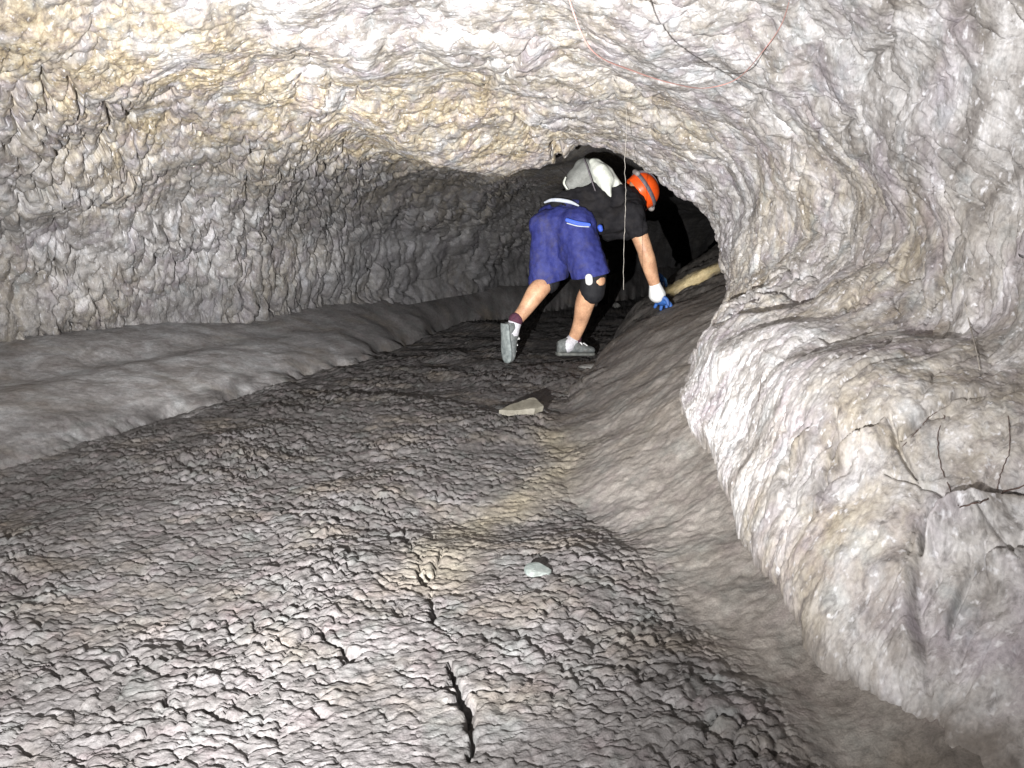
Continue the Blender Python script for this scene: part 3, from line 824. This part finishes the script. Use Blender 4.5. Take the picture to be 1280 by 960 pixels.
# helmet
def helmet():
    c = V3(HEAD + hup * .012); X, Yv, Z = V3(hd), V3(hs), V3(hup)
    bm = bmesh.new(); rows = 12; seg = 28; rings = []
    for i in range(rows + 1):
        ph = (math.pi * .5) * (1 - i / rows * 1.3)
        ring = []
        for k in range(seg):
            a = 2 * math.pi * k / seg
            rr = math.cos(ph); ex = .128; ey = .108; ez = .108
            g = 1.0 + (.06 if i == rows else 0) + (.09 if i == rows and math.cos(a) > .3 else 0)
            rib = 1 + .018 * math.cos(a * 6) * rr
            ring.append(bm.verts.new(c + X * (ex * rr * math.cos(a) * g * rib) + Yv * (ey * rr * math.sin(a) * g * rib) + Z * (ez * math.sin(ph))))
        rings.append(ring)
    for a, b in zip(rings[:-1], rings[1:]):
        for k in range(seg): bm.faces.new((a[k], a[(k + 1) % seg], b[(k + 1) % seg], b[k]))
    bmesh.ops.remove_doubles(bm, verts=bm.verts, dist=.0006)
    me_o = bm_obj('helmet', bm, M_HELM)
    sl = me_o.modifiers.new('shell', 'SOLIDIFY'); sl.thickness = .005; sl.offset = 1
    child(me_o)
    # strap of the head lamp: round the shell and over the crown
    bm = bmesh.new(); P = []
    for k in range(40):
        a = 2 * math.pi * k / 40
        P.append(c + X * (.131 * math.cos(a) * 1.07) + Yv * (.110 * math.sin(a) * 1.07) + Z * .016)
    for k in range(40):
        p, q = P[k], P[(k + 1) % 40]; vs_ = []
        for base, nxt in ((p, q),):
            o1 = (base - c); o2 = (nxt - c)
            vs_ = [bm.verts.new(base - Z * .013), bm.verts.new(nxt - Z * .013), bm.verts.new(nxt + Z * .013 - (o2 - Z * o2.dot(Z)).normalized() * .003), bm.verts.new(base + Z * .013 - (o1 - Z * o1.dot(Z)).normalized() * .003)]
        bm.faces.new(vs_)
    bmesh.ops.remove_doubles(bm, verts=bm.verts, dist=.0006)
    so = bm_obj('strap', bm, M_STRAP); so.modifiers.new('t', 'SOLIDIFY').thickness = .003; so.parent = me_o
    bm = bmesh.new(); P = [c + X * (.141 * math.cos(t)) + Z * (.118 * math.sin(t)) for t in np.linspace(.15, math.pi - .15, 18)]
    tube_into(bm, P, [.011] * len(P), 8, (Vector(V3(hup)), .35)); so2 = bm_obj('strap', bm, M_STRAP); so2.parent = me_o
    bm = bmesh.new(); tube_into(bm, [c - X * .142 - Yv * .02 + Z * .016, c - X * .142 + Yv * .02 + Z * .016], [.018, .018], 10); b1 = bm_obj('battery_box', bm, M_PLAST); b1.parent = me_o
    bm = bmesh.new(); tube_into(bm, [c + X * .13 + Z * .012, c + X * .152 + Z * .008], [.026, .024], 14); b2 = bm_obj('lamp_housing', bm, M_PLAST); b2.parent = me_o
    return c, X
HC, HX = helmet()

# the lit head lamp of the caver: warm, narrow, on the bank ahead of him
hl = bpy.data.lights.new('head_lamp_light', 'SPOT'); hl.energy = 95; hl.color = (1.0, .86, .50)
hl.spot_size = math.radians(42); hl.spot_blend = 1.0; hl.shadow_soft_size = .012
hlo = bpy.data.objects.new('head_lamp_light', hl); COL.objects.link(hlo)
hlo.location = HC + HX * .185
bpy.context.view_layer.update()
def on_ground(px, py):
    d = Vector(ray(px, py)).normalized(); o = Vector((0, 0, CAM_H)); best = None
    for ob in (BANK_OB, FLOOR_OB):
        hit, loc, nor, idx = ob.ray_cast(o, d, distance=30)
        if hit and (best is None or (loc - o).length < (best - o).length): best = loc
    return best
HIT = on_ground(868, 346)
print('HIT', HIT, 'lamp', hlo.location, 'palm', PR, gz(PR[0], PR[1]))
hlo.rotation_euler = (HIT - hlo.location).to_track_quat('-Z', 'Y').to_euler()

# ------------------------------------------------------------------ bag on his back
bag = bpy.data.objects.new('backpack', None); COL.objects.link(bag)
bag.location = V3(at(742, 236, 5.1))
tag(bag, 'small pale grey and white cloth backpack on the caver\'s bent back', 'backpack')
bpy.context.view_layer.update()
BINV = bag.matrix_world.inverted()
def bagpart(o): o.parent = bag; o.matrix_parent_inverse = BINV; return o
bm = bmesh.new()
tube_into(bm, [at(724, 226, 5.13), at(744, 222, 5.14), at(764, 232, 5.17)], [.095, .125, .07], 18)
tube_into(bm, [at(716, 231, 5.08), at(735, 215, 5.10)], [.055, .085], 16)
tube_into(bm, [at(730, 212, 5.13), at(742, 212, 5.13)], [.075, .07], 16)
bagpart(fused('pack_body', bm, M_BAGG, None, .009, 5, fold(9, .006)))
bm = bmesh.new()
tube_into(bm, [at(741, 203, 5.05), at(748, 212, 5.02), at(757, 230, 5.0), at(763, 246, 4.975)], [.026, .055, .045, .009], 16)
tube_into(bm, [at(746, 205, 5.06), at(760, 217, 5.05), at(779, 236, 5.05)], [.035, .042, .014], 16)
tube_into(bm, [at(744, 207, 5.08), at(752, 222, 5.05)], [.05, .065], 14)
tube_into(bm, [at(750, 215, 5.03), at(757, 226, 5.02)], [.06, .062], 14)
tube_into(bm, [at(752, 218, 5.03), at(768, 229, 5.04)], [.055, .04], 14)
bagpart(fused('pack_flap', bm, M_BAGW, None, .0075, 3, fold(14, .004)))
bm = bmesh.new()
p, r = smooth_pts([at(730, 199, 5.03), at(734, 208, 4.985), at(739, 224, 4.955), at(744, 238, 4.95)], [.004, .005, .005, .004], 5); tube_into(bm, p, r, 8)
bagpart(bm_obj('seam', bm, M_STRAP))
bm = bmesh.new()
p, r = smooth_pts([at(707, 222, 5.03), at(705, 229, 5.01), at(709, 236, 5.0)], [.006, .008, .005], 5); tube_into(bm, p, r, 8)
bagpart(bm_obj('pull_tab', bm, M_BAGW))

# ------------------------------------------------------------------ loose stones
def stone(name, px, py, size, rot, mat, label, cat='stone', seed=1, lift=.3, tilt=(0, 0), group=None, gp_z=0.0):
    rs = np.random.RandomState(seed)
    bm = bmesh.new(); bmesh.ops.create_icosphere(bm, subdivisions=3, radius=1)
    # cut by a few random planes so that it has faces and edges
    for k in range(9):
        n = Vector(rs.normal(size=3)).normalized(); dd = .55 + .3 * rs.rand()
        for v in bm.verts:
            t = v.co.dot(n) - dd
            if t > 0: v.co -= n * t
    co = np.array([v.co[:] for v in bm.verts]); nz = perlin(co * 3.1 + seed * 7.0) * .07
    for v, q in zip(bm.verts, nz): v.co *= 1 + float(q)
    for v in bm.verts: v.co = Vector((v.co.x * size[0], v.co.y * size[1], v.co.z * size[2]))
    R = Matrix.Rotation(rot, 4, 'Z') @ Matrix.Rotation(tilt[0], 4, 'X') @ Matrix.Rotation(tilt[1], 4, 'Y')
    bmesh.ops.transform(bm, matrix=R, verts=bm.verts)
    p = atz(px, py, gp_z)
    o = bm_obj(name, bm, mat, None, False)
    o.location = (p[0], p[1], gz(p[0], p[1]) + size[2] * lift)
    return tag(o, label, cat, group)
# the pale wedge slab, standing up on its far edge
def slab():
    o0 = atz(655, 527, 0)
    bm = bmesh.new()
    top = [(-.135, -.035, .004), (-.02, -.045, .012), (.055, -.05, .018), (.10, -.01, .026), (.062, .085, .05), (.03, .083, .05), (-.05, .03, .03)]
    cx = [bm.verts.new(Vector(t)) for t in top]
    bt = [bm.verts.new(Vector((t[0] * .96, t[1] * .96, t[2] - .034))) for t in top]
    bm.faces.new(cx); bm.faces.new(bt[::-1])
    for k in range(len(top)): bm.faces.new((cx[k], bt[k], bt[(k + 1) % 7], cx[(k + 1) % 7]))
    bmesh.ops.subdivide_edges(bm, edges=bm.edges, cuts=3, use_grid_fill=True)
    bmesh.ops.triangulate(bm, faces=bm.faces)
    co = np.array([v.co[:] for v in bm.verts]); d1 = perlin(co * 24 + 4) * .006; d2 = perlin(co * 24 + 44) * .006
    for v, a, b in zip(bm.verts, d1, d2): v.co += Vector((float(b), float(a) * .6, float(a)))
    o = bm_obj('stone_slab', bm, M_STONE, None, False); o.scale = (.86, .86, .8)
    o.location = (o0[0], o0[1], gz(o0[0], o0[1]) + .012)
    tag(o, 'pale yellowish wedge-shaped slab lying tilted on the clinker floor', 'stone')
slab()
stone('stone', 673, 735, (.036, .032, .012), .3, M_STONEG, 'small pale greenish stone lying alone on the near floor', seed=5, lift=.75, tilt=(.25, .1))
stone('stone', 741, 463, (.10, .055, .020), .2, M_STONED, 'flat grey stone under the caver\'s planted right shoe', seed=8, lift=.2)
stone('stone', 683, 372, (.10, .07, .07), .4, M_STONE, 'pale rough stone on the floor behind the caver\'s knees', seed=12, lift=.4)
stone('stone', 770, 385, (.09, .07, .05), 1.2, M_STONED, 'dark stone at the foot of the bank beside the hanging root fibre', seed=15, lift=.4)

# ------------------------------------------------------------------ roots and cords
def strand(name, pts, r, mat, label, cat, n=8, jit=.0, seed=0):
    rs = np.random.RandomState(seed)
    A, _ = catmull(np.array(pts), [n] * (len(pts) - 1))
    if jit: A[1:-1] += rs.normal(size=A[1:-1].shape) * jit
    bm = bmesh.new(); rr = [r * (.75 + .5 * rs.rand()) for _ in A]
    tube_into(bm, A, rr, 7)
    return tag(bm_obj(name, bm, mat), label, cat)
BV = bpy.data.objects
def on_rock(px, py, off=.0):
    """point on the walls or ceiling seen at a pixel"""
    d = ray(px, py); d = Vector(d).normalized(); o = Vector((0, 0, CAM_H)); best = None
    for ob in SHELL_OBS:
        hit, loc, nor, idx = ob.ray_cast(o, d, distance=30)
        if hit and (best is None or (loc - o).length < (best - o).length): best = loc
    return np.array(best - d * off)
SHELL_OBS = [o for o in BV if o.name.startswith(('cave_wall', 'cave_ceiling'))]
bpy.context.view_layer.update()
top = on_rock(783, 128); yb = float(top[1])
strand('hanging_root', [top, at(783, 165, yb - .02), at(781, 205, yb - .02), at(782, 255, yb - .02), at(780, 300, yb - .02), at(779.5, 362, yb - .02)], .0010, M_THREAD,
       'thin pale root fibre hanging from the ceiling in front of the caver', 'root', 9, .0012, 3)
def toward(px, py, dist):
    d = Vector(ray(px, py)).normalized(); return np.array(Vector((0, 0, CAM_H)) + d * dist)
strand('pink_string', [toward(700, -60, 1.45), toward(715, 10, 1.55), toward(742, 65, 1.68), toward(790, 88, 1.95), toward(840, 104, 2.2), toward(882, 110, 2.45), toward(922, 98, 2.55), on_rock(952, 66, .10), on_rock(976, 32, .01), on_rock(990, -10, .004)], .0015, M_CORD,
       'thin pink string hanging in a loop below the ceiling', 'string', 7)
strand('root', [on_rock(1206, 378, .005), on_rock(1212, 405, .014), on_rock(1219, 432, .014), on_rock(1225, 462, .008)], .0014, M_THREAD, 'thin white root fibre hanging on the right wall above the cracked lobes', 'root', 6)
strand('root', [on_rock(1187, 402, .005), on_rock(1185, 412, .01), on_rock(1177, 423, .006)], .0010, M_THREAD, 'short white root fibre left of the longer one on the right wall', 'root', 5)
strand('root', [on_rock(1181, 520, .003), on_rock(1172, 545, .004), on_rock(1176, 580, .004), on_rock(1188, 612, .004), on_rock(1198, 632, .003)], .0008, M_ROOT, 'thin reddish brown root running down to the dark crack of the right wall', 'root', 7, .0006)
strand('root', [on_rock(1181, 520, .003), on_rock(1168, 516, .003), on_rock(1150, 535, .003), on_rock(1128, 558, .003)], .0008, M_ROOT, 'thin brown root crossing the right wall from the fork towards the arched crack', 'root', 7, .0006)
strand('root', [on_rock(1200, 634, .008), on_rock(1225, 627, .014), on_rock(1252, 616, .014), on_rock(1290, 604, .010)], .0014, M_ROOT, 'dark thick root lying along the crack above the swollen lobe', 'root', 7, .001)
strand('root', [on_rock(1260, 520, .003), on_rock(1262, 560, .004), on_rock(1252, 590, .004), on_rock(1246, 612, .003)], .0008, M_ROOT, 'thin mauve brown root hanging at the far right of the wall', 'root', 7, .0006)
strand('root', [on_rock(956, 455, .003), on_rock(951, 475, .005), on_rock(948, 502, .003)], .0008, M_ROOT, 'short brown root on the smooth shoulder of the right wall', 'root', 6, .0006)
